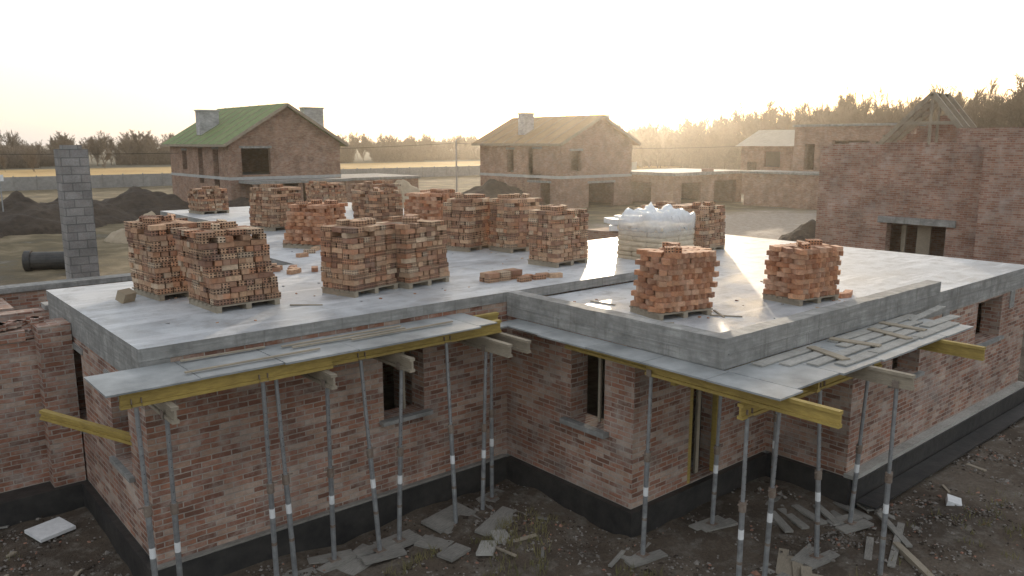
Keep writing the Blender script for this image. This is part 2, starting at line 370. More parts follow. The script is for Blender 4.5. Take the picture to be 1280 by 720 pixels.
for i in range(40):
    x=U(-3.2,-.1);z=2.86 if x>-.5 else 2.60 if x>-.7 else 2.81 if x>-1.4 else 3.0
    M=Matrix.Translation((x,4.95+U(-.12,.12),z+.03))@Matrix.Rotation(U(0,3),4,'Z')
    mb.box(-.15,.15,-.07,.07,-.05,.05,M_brick,M)
wall(mb,'x',-6,2.2,9.0,9.4,-.8,2.3,[(-2,-.6,.8,2.3)],M_brick)
wall(mb,'y',6.4,14,-.2,.2,-.8,1.9,[(9,9.4,-.8,1.9),(11,12,.5,1.9)],M_brick)
wall(mb,'x',-6,5,14,14.4,-.8,2.0,[],M_brick)
mb.box(-6,5.4,13.9,14.5,2.0,2.15,M_conc); mb.box(.4,5.0,8.95,9.45,2.3,2.42,M_conc)
mb.obj('wing_walls',B)
# ------------------------------------------------------------------ formwork
FW=empty('slab_formwork')
mb=MB()
x=-.75
while x<5.7:
    l=min(1.25,5.95-x); mb.box(x,x+l-.012,-1.15+U(-.06,.06),-.01,2.905+U(-.008,.008),2.935+U(-.008,.008),M_ply); x+=l
mb.box(5.96,6.48,-.75,-.01,2.69,2.72,M_ply)
y=-6.6
while y<-.9:
    mb.box(6.5+U(-.04,.04),7.085,y,y+1.235,2.675,2.705,M_ply); y+=1.25
x=7.1
while x<12.5:
    mb.box(x,x+1.235,-6.55+U(-.06,.06),-5.27,2.675+U(-.003,.003),2.705,M_ply); x+=1.25
mb.box(7.15,11.4,-5.2,-3.5,2.68,2.705,M_ply)
mb.obj('plywood_sheet',FW)
mb=MB()
def hbeam(a,b,h=.24,m=M_yel,m2=None):
    a=Vector(a);b=Vector(b)
    mb.bar(a+Vector((0,0,h/2-.025)),b+Vector((0,0,h/2-.025)),.1,.05,m2 or m)
    mb.bar(a-Vector((0,0,h/2-.025)),b-Vector((0,0,h/2-.025)),.1,.05,m2 or m)
    mb.bar(a,b,.035,h-.1,m)
hbeam((-.55,-1.0,2.78),(2.6,-1.0,2.78)); hbeam((2.2,-.86,2.78),(6.2,-.86,2.78))
hbeam((.3,-.28,2.78),(6.6,-.3,2.78))
for x in (.05,2.45,3.9): hbeam((x,-1.35,2.53),(x,.0,2.53),m=M_wood)
for x in (5.75,6.2): hbeam((x,-1.7,2.53),(x,.0,2.53),m=M_wood)
hbeam((-.9,2.6,1.72),(.1,.9,1.5),.16)
hbeam((6.75,-7.35,2.55),(6.75,-4.0,2.55)); hbeam((6.95,-6.0,2.55),(6.95,-1.9,2.55))
hbeam((9.2,-7.25,2.55),(9.2,-3.5,2.55),m=M_wood); hbeam((11.9,-7.3,2.55),(11.9,-5.3,2.55)); hbeam((8.0,-6.35,2.55),(8.0,-3.5,2.55))
hbeam((6.6,-5.9,2.31),(11.0,-5.9,2.31)); hbeam((7.2,-4.2,2.31),(11.0,-4.2,2.31))
mb.obj('timber_h_beams',FW)
mb=MB()
# scaffold planks: three lanes lengthwise, a few laid across on top
for k,y0 in enumerate((-5.45,-5.72,-6.0,-6.28)):
    x=7.7+.35*k
    while x<12.6:
        l=U(1.1,1.9); a=U(-.035,.035); mb.bar((x,y0,2.722),(x+l-.06,y0+a,2.724),.2,.024,M_plank); x+=l+(.5 if R()<.25 else 0)
for i,(x0,y0,an) in enumerate([(9.0,-6.25,1.2),(10.3,-6.2,1.75),(11.2,-6.3,1.3),(12.1,-6.2,1.55)]):
    mb.bar((x0,y0,2.75),(x0+.85*math.cos(an),y0+.85*math.sin(an),2.752),.17,.024,M_wood)
for i in range(5):
    y0=-.15-.17*i+U(-.03,.03); x0=U(-.3,3.5); mb.bar((x0,y0,2.965),(x0+U(1.0,2.4),y0+U(-.03,.03),2.965),.05,.022,M_wood)
mb.bar((12.9,-5.6,2.72),(14.6,-5.5,2.76),.16,.022,M_plank)
mb.obj('loose_planks',FW)
def prop(x,y,ztop,lean=(0,0)):
    z0=GZ+.02; lean=(lean[0]*.6,lean[1]*.6)
    e=empty('steel_prop',(x,y,0)); m=MB()
    b=Vector((lean[0],lean[1],z0)); t=Vector((0,0,ztop)); dd=(t-b)
    mid=b+dd*U(.5,.58)
    m.box(b.x-.09,b.x+.09,b.y-.09,b.y+.09,z0,z0+.012,M_rust)
    m.tube(b,mid,.042,.042,M_steel,10); m.tube(mid,t,.032,.032,M_steel,10)
    m.tube(mid-dd.normalized()*.12,mid+dd.normalized()*.04,.058,.058,M_rust,10)
    m.bar(mid+Vector((-.12,0,.02)),mid+Vector((.12,0,.02)),.02,.02,M_rust)
    for k in range(9):
        q=mid+dd*(.04*k+.03); m.tube(q-Vector((0,.034,0)),q+Vector((0,.034,0)),.007,.007,M_black,5)
    lb=b+dd*.34; m.tube(lb,lb+dd.normalized()*.16,.0435,.0435,M_white,10)
    lb=b+dd*.2; m.tube(lb,lb+dd.normalized()*.05,.0435,.0435,M_rust,10)
    m.box(-.07,.07,-.07,.07,ztop,ztop+.01,M_rust)
    for sx in (-.065,.065): m.box(sx-.006,sx+.006,-.05,.05,ztop+.01,ztop+.12,M_rust)
    m.obj('tubes',e)
    m=MB()
    for k in range(2):
        M=Matrix.Translation((b.x+U(-.05,.05),b.y+U(-.05,.05)+(k-.5)*.26,z0-.03+U(-.01,.01)))@Matrix.Rotation(U(-.3,.3),4,'Z')
        m.box(-.38,.38,-.11,.11,-.02,.03,M_board,M)
    m.obj('base_plank',e)
for a in [(-.35,-1.0,2.66,(.15,.1)),(.05,-.95,2.4,(.1,.3)),(1.45,-1.0,2.66,(.2,.3)),(1.7,-.9,2.66,(.25,.0)),(2.45,-1.1,2.4,(.3,.6)),(3.2,-.86,2.66,(.3,-.2)),(3.9,-1.0,2.4,(-.1,.2)),
          (4.95,-.86,2.66,(.05,-.3)),(5.75,-1.0,2.4,(-.1,.1)),(6.2,-.6,2.4,(0,0)),
          (6.75,-4.1,2.42,(0,.1)),(6.8,-5.9,2.2,(.0,0)),(7.6,-5.95,2.2,(.1,.2)),(8.6,-4.2,2.2,(0,.1)),(8.9,-5.9,2.2,(.1,-.2)),(10.6,-5.9,2.2,(0,.2)),(10.5,-4.2,2.2,(0,0)),(9.2,-7.0,2.42,(0,0))]:
    prop(*a)
# ------------------------------------------------------------------ brick pallets
HC=[(.48,.28,.17),(.55,.36,.23),(.38,.20,.12),(.50,.31,.19),(.58,.43,.30),(.30,.155,.10),(.44,.25,.15),(.53,.32,.20),(.46,.22,.12)]
OC=[(.50,.24,.13),(.46,.20,.10),(.57,.30,.17),(.48,.25,.15),(.40,.18,.10),(.58,.34,.22)]
def pallet(x,y,z,rot,nx,ny,rows,style,missing=0.,lean=0.0,name='brick_pallet'):
    e=empty(name,(x,y,z)); e.rotation_euler[2]=rot
    m=MB(); Lb,Wb,Hb=.31,.15,.102
    W=nx*Lb; D=ny*Lb
    mw=MB()
    for k in range(7): mw.box(-W/2-.02,W/2+.02,-D/2+k*(D-.11)/6,-D/2+k*(D-.11)/6+.11,.1,.125,M_wood)
    for k in (-1,0,1): mw.box(k*(W/2-.06)-.05,k*(W/2-.06)+.05,-D/2+.0,D/2-.0,.0,.1,M_wood)
    mw.obj('pallet_base',e)
    cols=OC if style=='solid' else HC
    z=.13
    lx,ly=U(-.012,.012),U(-.012,.012)
    for r in range(rows):
        last=r>=rows-1-(1 if missing>0 else 0)
        along= (r%2==0)
        sx=U(-.02,.02)+lean*r+lx*r; sy=U(-.02,.02)+ly*r
        if style=='solid':
            tilt=(.5 if r%2==0 else -.5)
            n1=int(round(W/.165)); n2=int(round(D/.30))
            for i in range(n1):
                for j in range(n2):
                    if 0<j<n2-1 and 1<i<n1-2 and r<rows-2: continue
                    if last and R()<missing: continue
                    c=random.choice(cols); f=U(.75,1.15)
                    M=Matrix.Translation((sx-W/2+(i+.5)*W/n1+U(-.012,.012),sy-D/2+(j+.5)*D/n2+U(-.02,.02),z+.05))@Matrix.Rotation(tilt+U(-.09,.09),4,'Z')@Matrix.Rotation(U(-.02,.02),4,'Y')
                    m.box(-.068,.068,-.155,.155,-.047,.047,M_st0,M,c=tuple(k*f for k in c))
            z+=.1
        else:
            hol=(r%3!=1)
            A,Bn=(W,D) if along else (D,W)
            na=int(round(A/Lb)); nb=int(round(Bn/Wb))
            for i in range(na):
                for j in range(nb):
                    if 1<j<nb-2 and 0<i<na-1 and r<rows-2: continue
                    if last and R()<missing: continue
                    c=random.choice(cols); f=U(.7,1.12)
                    px=-A/2+(i+.5)*A/na+U(-.018,.018); py=-Bn/2+(j+.5)*Bn/nb+U(-.012,.012)
                    if R()<.06: py+=U(-.05,.05)
                    an=U(-.08,.08)
                    if not along: an+=math.pi/2; px,py=py,px
                    M=Matrix.Translation((px+sx,py+sy,z+Hb/2))@Matrix.Rotation(an,4,'Z')@Matrix.Rotation(U(-.02,.02),4,'X')
                    m.box(-Lb/2+.008,Lb/2-.008,-Wb/2+.008,Wb/2-.008,-Hb/2+.005,Hb/2-.004,M_st1 if (hol and R()<.8) else M_st0,M,c=tuple(k*f for k in c))
            z+=Hb
    for k in range(int(10*missing+2)):
        M=Matrix.Translation((U(-W/3,W/3)+sx,U(-D/3,D/3)+sy,z+.05))@Matrix.Rotation(U(0,3),4,'Z')@Matrix.Rotation(U(-.2,.2),4,'X')
        m.box(-Lb/2,Lb/2,-Wb/2,Wb/2,-Hb/2,Hb/2,M_st1,M,c=random.choice(cols))
    m.obj('bricks',e)
    return e
S=3.2; S2=2.97
PL=[(1.95,4.25,S,.1,4,4,13,'h',.3,.0),(2.4,2.4,S,.05,4,4,13,'h',.35,-.012),(4.9,2.05,S,.25,4,3,12,'h',.3,0),(6.25,2.1,S,.2,4,3,12,'h',.25,-.006),
 (10.6,2.15,S,.1,4,3,12,'h',.3,0),(8.85,-2.8,S2,-.25,4,3,11,'solid',.2,0),(12.0,-3.7,S2,-.15,4,3,10,'solid',.1,0),
 (10.6,5.9,S,.3,4,3,13,'h',.3,0),(11.5,4.8,S,.0,4,3,13,'h',.2,0),(7.5,9.3,S,.5,4,4,11,'solid',.3,.01),(11.4,8.9,S,.2,4,4,13,'solid',.3,0),
 (12.7,14.4,S,.1,4,4,13,'h',.3,0),(8.7,14.6,S,.3,4,4,13,'h',.3,0),(9.3,22.6,S,.1,4,4,9,'h',.3,0),(15.4,23.5,S,0,5,4,9,'h',.3,0),
 (16.9,2.6,S2,.1,4,4,12,'h',.2,0),(18.3,4.9,S2,.1,4,4,10,'h',.3,0),(13.0,11.2,S,.4,5,4,11,'h',.5,.0),(11.3,11.9,S,.1,4,4,12,'h',.3,0),(15.5,19.5,S,.1,4,4,10,'h',.3,0),(9.4,12.4,S,.6,3,3,7,'h',.6,0)]
for a in PL: pallet(*a)
pallet(22.5,49,GZ,.3,4,4,12,'h',.4,0)
mb=MB()
def lb(x,y,z,rz,c=None,m=None):
    M=Matrix.Translation((x,y,z+.052))@Matrix.Rotation(rz,4,'Z'); mb.box(-.15,.15,-.075,.075,-.05,.05,m or random.choice([M_st0,M_st1]),M,c=c or random.choice(HC))
for i in range(6):
    for k in range(2): lb(7.6+.34*(i%3),1.1+.17*(i//3)+U(-.03,.03),S+.1*k,U(-.2,.2))
for i in range(5): lb(8.2+i*.22,.75+U(-.15,.15),S,U(-.4,.4))
for i in range(34): lb(*random.choice([(U(4,6),U(4.6,6.2)),(U(3.2,4.2),U(3.8,5.8)),(U(6,10),U(6,9))]),S,U(0,3))
for i in range(18): lb(U(3.4,4.2),U(4.3,5.8),S+random.choice([0,0,.1]),U(0,.5))
for i in range(2): lb(12.9+i*.3,-4.2+U(-.1,.1),S2,U(0,3),(.5,.25,.15))
mb.obj('loose_bricks')
mb=MB()
M=Matrix.Translation((.9,3.9,S+.12))@Matrix.Rotation(.5,4,'Z')@Matrix.Rotation(.4,4,'X'); mb.box(-.14,.14,-.1,.1,-.1,.1,M_sand,M); mb.obj('aerated_block')
mb=MB()
for (x,y,z) in [(8.6,-1.6,2.99),(9.6,-3.9,2.99),(8.2,-3.4,2.99),(12.6,.8,2.99),(3.6,1.2,3.22),(6.8,3.9,3.22),(7.2,4.1,3.22),(9.3,-3.7,2.99),(8.0,-1.2,2.99)]:
    an=U(0,3); mb.bar((x,y,z-.01),(x+.6*math.cos(an),y+.6*math.sin(an),z-.005),.04,.02,M_wood)
mb.obj('timber_offcuts')
mb=MB()
for i in range(170):
    pl=random.choice(PL[:11]); x,y=pl[0]+random.gauss(0,.9),pl[1]+random.gauss(0,.9); z=pl[2]
    if x<.1 or y<(-4.8 if z<3.1 else .1) or (z<3.1 and x<7.5) or (z>3.1 and x>12.3): continue
    s=U(.006,.022); M=Matrix.Translation((x,y,z+s*.5))@Matrix.Rotation(U(0,3),4,'Z'); mb.box(-s*U(1,2),s*U(1,2),-s,s,-s*.5,s*.5,M_st0,M,c=random.choice(HC+[(.3,.3,.3)]*5))
mb.obj('mortar_crumbs')
# ------------------------------------------------------------------ wrapped pallet
M_sack=plain('sack_paper',(.42,.34,.24),(.60,.52,.40),6,.8,.5,.02)
def wrapped(x,y,z,rot):
    e=empty('film_wrapped_pallet',(x,y,z)); e.rotation_euler[2]=rot
    m=MB()
    for k in range(5): m.box(-.8,.8,-.7+k*.32,-.58+k*.32,.08,.11,M_wood)
    for k in (-.72,0,.62): m.box(k,k+.1,-.7,.7,0,.08,M_wood)
    m.obj('pallet_base',e)
    import bmesh
    bm=bmesh.new()
    for r in range(7):
        for i in range(2):
            for j in range(3):
                M=Matrix.Translation((-.39+i*.78+U(-.02,.02),-.47+j*.47+U(-.02,.02),.19+r*.135))@Matrix.Diagonal((.8,.49,.15,1))
                rr=bmesh.ops.create_cube(bm,size=1,matrix=M)
    me=bpy.data.meshes.new('sacks'); bm.to_mesh(me); bm.free(); me.materials.append(M_sack)
    o=bpy.data.objects.new('sacks',me); bpy.context.collection.objects.link(o); o.parent=e
    bv=o.modifiers.new('b','BEVEL'); bv.width=.055; bv.segments=3
    mt,nt,b=newmat('clear_film'); b.inputs['Base Color'].default_value=(.74,.76,.78,1); b.inputs['Roughness'].default_value=.22
    n_=noi(nt,objco(nt),9,5,.6); 
    tr=nt.nodes.new('ShaderNodeBsdfTransparent'); mx=nt.nodes.new('ShaderNodeMixShader'); out=nt.nodes['Material Output']
    sp=nt.nodes.new('ShaderNodeSeparateXYZ'); L(nt,objco(nt),sp.inputs[0])
    L(nt,mth(nt,'ADD',mth(nt,'MULTIPLY',n_,.35),mth(nt,'MULTIPLY',mth(nt,'SUBTRACT',sp.outputs[2],.85),1.2),True),mx.inputs[0]); L(nt,tr.outputs[0],mx.inputs[1]); L(nt,b.outputs[0],mx.inputs[2]); L(nt,mx.outputs[0],out.inputs[0])
    bump(nt,b,noi(nt,objco(nt),14,3,.5),.6,.04)
    vs=[];fs=[];nu,nv=72,34
    for j in range(nv+1):
        t=j/nv
        for i in range(nu):
            a=2*math.pi*i/nu; cx,cy=math.cos(a),math.sin(a)
            q=(abs(cx)**6+abs(cy)**6)**(-1/6)
            if t<.55: s=1; zz=.12+t/.55*1.0
            else: s=math.cos((t-.55)/.45*math.pi/2)**.6 if t<1 else 0; zz=1.12+.3*math.sin((t-.55)/.45*math.pi/2)
            X=cx*q*.84*s;Y=cy*q*.76*s
            k=noise.noise(Vector((X*3.2,Y*3.2,zz*3)))*.14*(.2 if t<.4 else 1)+.07*abs(noise.noise(Vector((X*8,Y*8,zz*5))))
            vs.append((X*(1+k*.6),Y*(1+k*.6),zz+k*1.8*(t>.5)))
    for j in range(nv):
        for i in range(nu): a=j*nu+i;b2=j*nu+(i+1)%nu; fs.append((a,b2,b2+nu,a+nu))
    me=bpy.data.meshes.new('film'); me.from_pydata(vs,[],fs); me.materials.append(mt); me.polygons.foreach_set('use_smooth',[True]*len(fs))
    o=bpy.data.objects.new('plastic_film',me); bpy.context.collection.objects.link(o); o.parent=e
wrapped(13.6,1.5,S2,.1)
mb=MB(); mb.box(2.2,3.0,14.9,15.6,GZ,6.0,M_block); mb.box(2.35,2.85,15.0,15.5,6.0,6.12,M_block); mb.obj('concrete_block_column')
mb=MB()
mb.tube((4.9,38.8,GZ+.5),(7.7,37.2,GZ+.5),.5,.5,M_black,20); mb.tube((4.8,38.85,GZ+.5),(5.1,38.7,GZ+.5),.58,.58,M_black,20); mb.tube((7.5,37.3,GZ+.5),(7.8,37.15,GZ+.5),.58,.58,M_black,20); mb.obj('drainage_pipe')
def mound(name,x,y,r,h,m,sy=1):
    vs=[];fs=[];n=36
    for j in range(n+1):
        for i in range(n+1):
            X=(i/n*2-1);Y=(j/n*2-1);q=math.hypot(X,Y)
            z=max(0,1-q)**.85*h; z=z*(1+.5*noise.noise(Vector((X*2+x,Y*2+y,1))))+ .12*h*noise.noise(Vector((X*7+x,Y*7,2)))*(q<1)
            if q>=1: z=-.3
            vs.append((X*r,Y*r*sy,z))
    for j in range(n):
        for i in range(n): a=j*(n+1)+i; fs.append((a,a+1,a+n+2,a+n+1))
    me=bpy.data.meshes.new(name); me.from_pydata(vs,[],fs); me.materials.append(m); me.polygons.foreach_set('use_smooth',[True]*len(fs))
    o=bpy.data.objects.new(name,me); bpy.context.collection.objects.link(o); o.location=(x,y,GZ-.05)
mound('soil_mound',9,64,6,3.0,M_dirtm); mound('soil_mound',2,60,5,2.2,M_dirtm); mound('soil_mound',21,74,6,2.6,M_dirtm); mound('soil_mound',28,66,4,1.6,M_dirtm); mound('soil_mound',14,68,5,2.4,M_dirtm)
mound('sand_pile',15,50,3.4,2.0,M_sand); mound('sand_pile',45,62,4,3,M_sand)
mound('soil_mound',46,15,2.6,2.0,M_dirtm); mound('soil_mound',45,11,2.8,2.2,M_dirtm); mound('soil_mound',52,56,6,3,M_dirtm)
# ------------------------------------------------------------------ background houses
def gable_house(name,x0,y0,w,l,eave,ridge,rm,wins_f,wins_l,chims):
    e=empty(name); mb=MB(); t=.5
    wall(mb,'x',x0,x0+w,y0,y0+t,GZ,eave,wins_f,M_brickfar)
    wall(mb,'y',y0+t,y0+l-t,x0,x0+t,GZ,eave,wins_l,M_brickfar)
    wall(mb,'x',x0,x0+w,y0+l-t,y0+l,GZ,eave,[],M_brickfar); wall(mb,'y',y0+t,y0+l-t,x0+w-t,x0+w,GZ,eave,[],M_brickfar)
    xm=x0+w/2
    mb.poly([(x0,y0,eave),(x0+w,y0,eave),(xm,y0,ridge)],(0,t,0),M_brickfar); mb.poly([(x0,y0+l-t,eave),(x0+w,y0+l-t,eave),(xm,y0+l-t,ridge)],(0,t,0),M_brickfar)
    mb.obj('walls',e)
    mb=MB(); mb.box(x0+t,x0+w-t,y0+t,y0+l-t,2.6,2.9,M_conc); mb.box(x0+t,x0+w-t,y0+l*.5,y0+l*.5+.3,GZ,eave-.2,M_brickfar)
    mb.box(x0-.03,x0+w+.03,y0-.03,y0+.1,2.4,2.7,M_render); mb.box(x0-.03,x0+.1,y0+.1,y0+l,2.4,2.7,M_render)
    mb.box(x0+t,x0+w-t,y0+t,y0+l-t,eave-.15,eave-.05,M_wood)
    for (a,b_,c_,d_) in wins_f: mb.box(a-.2,b_+.2,y0-.02,y0+.3,d_,d_+.25,M_conc)
    for (a,b_,c_,d_) in wins_l: mb.box(x0-.02,x0+.3,a-.2,b_+.2,d_,d_+.25,M_conc)
    mb.obj('floor_and_lintels',e)
    mb=MB(); o=.7; s=(ridge-eave)/(w/2); th=.22
    for sg in (-1,1):
        xe=xm+sg*(w/2+o); ze=ridge-s*(w/2+o)
        mb.poly([(xm,y0-o,ridge+.02),(xe,y0-o,ze+.02),(xe,y0-o,ze+.02+th),(xm,y0-o,ridge+.02+th)],(0,l+2*o,0),rm,2)
        mb.bar((xm,y0-o-.03,ridge+.1),(xe,y0-o-.03,ze+.1),.05,.3,M_wood)
        mb.bar((xe+.03*sg,y0-o,ze+.1),(xe+.03*sg,y0+l+o,ze+.1),.05,.25,M_wood)
        for q in range(1,8):
            yq=y0-o+q*(l+2*o)/8; mb.bar((xm,yq,ridge+.26),(xe,yq,ze+.26),.08,.05,M_wood)
    mb.obj('roof',e)
    mb=MB()
    for (cx,cy,cw,cd,cz0,cz) in chims:
        mb.box(cx,cx+cw,cy,cy+cd,cz0,cz,M_chim); mb.box(cx-.1,cx+cw+.1,cy-.1,cy+cd+.1,cz,cz+.15,M_render)
    mb.obj('chimneys',e)
    return e
gable_house('brick_house',28.2,68.6,12.5,18,6.2,10.0,M_green,[(29.5,32.6,2.9,5.6),(34,38,GZ,2.2)],[(71.5,73,1.6,5.5),(76,77.4,1.8,5.6),(81,82.5,3.2,5.3)],[(29.0,78.5,2.2,1.1,7,9.6),(38.1,71.5,2.3,1.1,6.5,9.9)])
gable_house('brick_house',55.7,48.9,11.2,13.6,6.2,8.9,M_tan,[(57.2,58.8,3.2,5.3),(60,64,GZ,1.8)],[(52,53.2,2.9,5.5),(56.5,57.6,2.9,5.4),(50.5,54,GZ,1.9)],[(56.9,56,1.4,1.1,6.6,9.3),(66.0,53,1.5,1.2,6,9.2)])
mb=MB(); mb.box(29,40,65,68.5,2.1,2.38,M_conc)
for x in (29.2,34,39.4): mb.box(x,x+.4,65.1,65.5,GZ,2.1,M_brickfar)
mb.box(41.0,52,70,80,GZ,1.9,M_brickfar); mb.box(40.8,52.2,69.8,80.2,1.9,2.2,M_conc); mb.obj('porch_structure')
e=empty('garage_building'); mb=MB()
wall(mb,'x',67,80,43,43.4,GZ,2.6,[(68.5,72,GZ,1.8),(74.5,78.8,GZ,1.9)],M_brickfar); wall(mb,'y',43.4,52,67,67.4,GZ,2.6,[(46,49,GZ,1.8)],M_brickfar); wall(mb,'y',43.4,52,79.6,80,GZ,2.6,[],M_brickfar)
mb.box(67.4,79.6,51.6,52,GZ,2.6,M_brickfar)
mb.box(66.7,80.3,42.6,52.2,2.6,2.95,M_conc); mb.box(72.8,74,42.8,43.6,2.95,3.3,M_brickfar); mb.obj('walls',e)
def hip(name,x0,x1,y0,y1,eave,ridge,rm,ops):
    e=empty(name); mb=MB(); wall(mb,'y',y0,y1,x0,x0+.5,GZ,eave,ops,M_brickfar)
    mb.box(x0+.5,x1,y0,y0+.5,GZ,eave,M_brickfar); mb.box(x0+.5,x1,y1-.5,y1,GZ,eave,M_brickfar); mb.box(x1-.5,x1,y0+.5,y1-.5,GZ,eave,M_brickfar); mb.obj('walls',e)
    mb=MB(); xm=(x0+x1)/2
    mb.poly([(x0-.6,y0-.6,eave),(x1+.6,y0-.6,eave),(xm,y0-.6,ridge)],(0,y1-y0+1.2,0),rm,2); mb.obj('roof',e)
    mb=MB(); mb.box(x0+4,x0+4.3,y0+.5,y1-.5,GZ,eave-.1,M_render); mb.obj('partition',e)
hip('brick_house',93,103,44.4,52,5.7,7.9,M_beige,[(46,48.4,3,5),(49.5,51,GZ,3.6)])
e=empty('flat_roof_brick_house'); mb=MB()
wall(mb,'y',25,36.5,80,80.5,GZ,7.9,[(34,35.2,3.2,6.0),(28,32,5.0,6.4)],M_brickfar); wall(mb,'x',80.5,92,36,36.5,GZ,7.9,[],M_brickfar); wall(mb,'x',80.5,92,25,25.5,GZ,7.9,[],M_brickfar)
wall(mb,'y',25.5,36,91.5,92,GZ,7.9,[],M_brickfar)
mb.box(79.8,92.2,24.8,36.7,7.9,8.15,M_conc); mb.box(80.5,91.5,25.5,36,2.6,2.9,M_conc); mb.box(84,84.3,25.5,36,GZ,7.8,M_brickfar); mb.obj('walls',e)
mb=MB(); mb.box(76,80,30,40,GZ,2.8,M_brickfar); mb.box(75.7,79.99,29.7,40.3,2.8,3.05,M_conc); mb.obj('annex',e)
# ------------------------------------------------------------------ neighbour on the right
e=empty('unfinished_brick_house'); mb=MB()
wall(mb,'y',.5,8.1,34,34.5,GZ,6.0,[(2.0,4.6,.6,2.55)],M_brickn)
wall(mb,'x',34.5,46,7.6,8.1,GZ,6.0,[],M_brickn)
mb.box(33.2,34,-.3,.5,GZ,6.3,M_brickn)
wall(mb,'y',-12,-.3,33.2,33.7,GZ,6.2,[(-3.4,-1.6,.6,2.6)],M_brickn)
wall(mb,'y',-14,4.2,40,40.5,2.0,6.9,[(-6,-4,3.5,5.5),(-1,.6,3.6,5.8)],M_brickn)
mb.box(40.02,40.48,-3.2,.2,6.9,7.5,M_brickn); mb.box(40.02,40.48,-8,-5.2,6.9,7.7,M_brickn)
wall(mb,'x',33.7,46,-12,-11.5,GZ,6,[],M_brickn); mb.box(36.5,36.9,-11.5,7.6,GZ,3.0,M_brickn)
for i in range(26):
    y=U(-8,7); xx=34.25 if y>.5 else 33.45
    zt=6.0 if y>.5 else 6.2
    mb.box(xx-.24+.0007*i,xx+.24-.0007*i,y,y+U(.3,1.1),zt,zt+.094*random.choice([1,1,2]) + .0007*i,M_brickn)
for k in range(6):
    mb.box(42.6,43.1,5.2,8.3-k*.5,6.0+k*.32 if k else 3.0,6.32+k*.32,M_brickn)
mb.obj('walls',e)
mb=MB(); mb.box(33.9,34.5,1.6,5.0,2.55,2.85,M_conc); mb.box(34.5,46,-11.5,7.6,2.9,3.15,M_conc); mb.box(34.7,34.8,2.9,3.5,.6,2.55,M_wood); mb.box(34.7,34.8,4.0,4.2,.6,2.55,M_wood)
mb.obj('lintels_and_slab',e)
mb=MB()
for dx in (0,.9,1.8):
    mb.bar((40.9+dx,8.9,5.7),(40.9+dx,5.9,8.7),.14,.24,M_wood); mb.bar((40.9+dx,5.9,8.7),(40.9+dx,4.4,6.9),.14,.24,M_wood)
    mb.bar((40.9+dx,5.9,5.8),(40.9+dx,5.9,8.6),.12,.12,M_wood); mb.bar((40.9+dx,4.6,7.2),(40.9+dx,7.4,7.2),.1,.16,M_wood)
for k in range(8): mb.bar((40.7,8.6-k*.37,6.2+k*.345),(43,8.6-k*.37,6.2+k*.345),.06,.1,M_wood)
mb.obj('roof_rafters',e)
# ------------------------------------------------------------------ fence, poles, sacks
mb=MB()
for i in range(62):
    x=-30+i*3.0; mb.box(x,x+2.9,125,125.12,GZ,GZ+2.0,M_fence); mb.box(x+2.9,x+3.0,124.92,125.2,GZ,GZ+2.15,M_fence)
mb.obj('concrete_panel_fence')
def pole(x,y,h,r=.14,arm=True):
    m=MB(); m.tube((0,0,0),(0,0,h),r,r*.6,M_pole,8)
    if arm: m.bar((-.8,0,h-.4),(.8,0,h-.4),.1,.1,M_wood); m.tube((0,0,h),(.9,-.6,h+.25),.05,.04,M_steel,6); m.box(.7,1.3,-.75,-.55,h+.2,h+.32,M_steel)
    o=m.obj('utility_pole'); o.location=(x,y,GZ)
pole(60.3,73.4,7.3); pole(60.6,20.5,6.6,.1); pole(-38,105,8)
m=MB(); m.tube((0,0,0),(0,0,4.4),.05,.05,M_steel,8); m.box(-.35,.35,-.08,-.05,.5,.9,M_white); m.box(-.25,.25,-.08,-.05,4.0,4.5,M_white); o=m.obj('site_sign_post'); o.location=(7.3,62,GZ)
def cable(a,b,sag):
    m=MB(); a=Vector(a);b=Vector(b);pr=a
    for i in range(1,25):
        t=i/24; q=a.lerp(b,t)-Vector((0,0,sag*4*t*(1-t))); m.tube(pr,q,.035,.035,M_cable,4,False); pr=q
    m.obj('overhead_cable')
cable((60.3,73.4,6.1),(-38,105,7),1.6); cable((60.3,73.4,6.1),(140,60,7),1.2)
m=MB()
for i in range(40):
    M=Matrix.Translation((U(24,29),U(11,13.5),GZ+3.1+U(0,.5)))@Matrix.Rotation(U(0,3),4,'Z'); m.box(-.5,.5,-.3,.3,-.12,.12,M_white,M)
m.box(23.6,29.4,10.6,13.9,GZ,GZ+3.0,M_brickfar); m.obj('bag_stack')  # the boxes stand for a pile of white bags, on a brick base
# ------------------------------------------------------------------ ground debris
mb=MB()
def slabpiece(x,y,sx,sy,rz,m,h=.05,tx=0):
    M=Matrix.Translation((x,y,gz(x,y)+.03))@Matrix.Rotation(rz,4,'Z')@Matrix.Rotation(tx,4,'X'); mb.box(-sx/2,sx/2,-sy/2,sy/2,-h/2,h/2,m,M)
slabpiece(-.85,3.35,.62,.55,.3,M_white,.06,.06)
for a in [(4.3,-1.9,.5,.35,.2),(4.75,-2.25,.45,.3,.7),(5.2,-2.1,.5,.3,1.2),(4.3,-1.3,.6,.4,2),(5.6,-1.6,1.1,.5,.4),(5.0,-.8,1.0,.5,.2),(3.0,-.9,.9,.5,.4)]:
    slabpiece(*a[:5],M_plank if a[0] in (4.75,5.2) else M_board,.05,U(-.1,.1))
for k in range(8): slabpiece(9.6+k*.33,-5.0-k*.08+U(-.1,.1),.8,.16,1.2+U(-.25,.25),M_board,.04,U(-.05,.05))
for k in range(5): slabpiece(7.9+k*.12,-6.6+k*.22,1.0,.17,.5+U(-.15,.15),M_wood,.04)
for k in range(4): slabpiece(9.9+k*.5,-6.6+U(-.2,.2),U(.8,1.8),.12,U(0,1.5),M_board,.04)
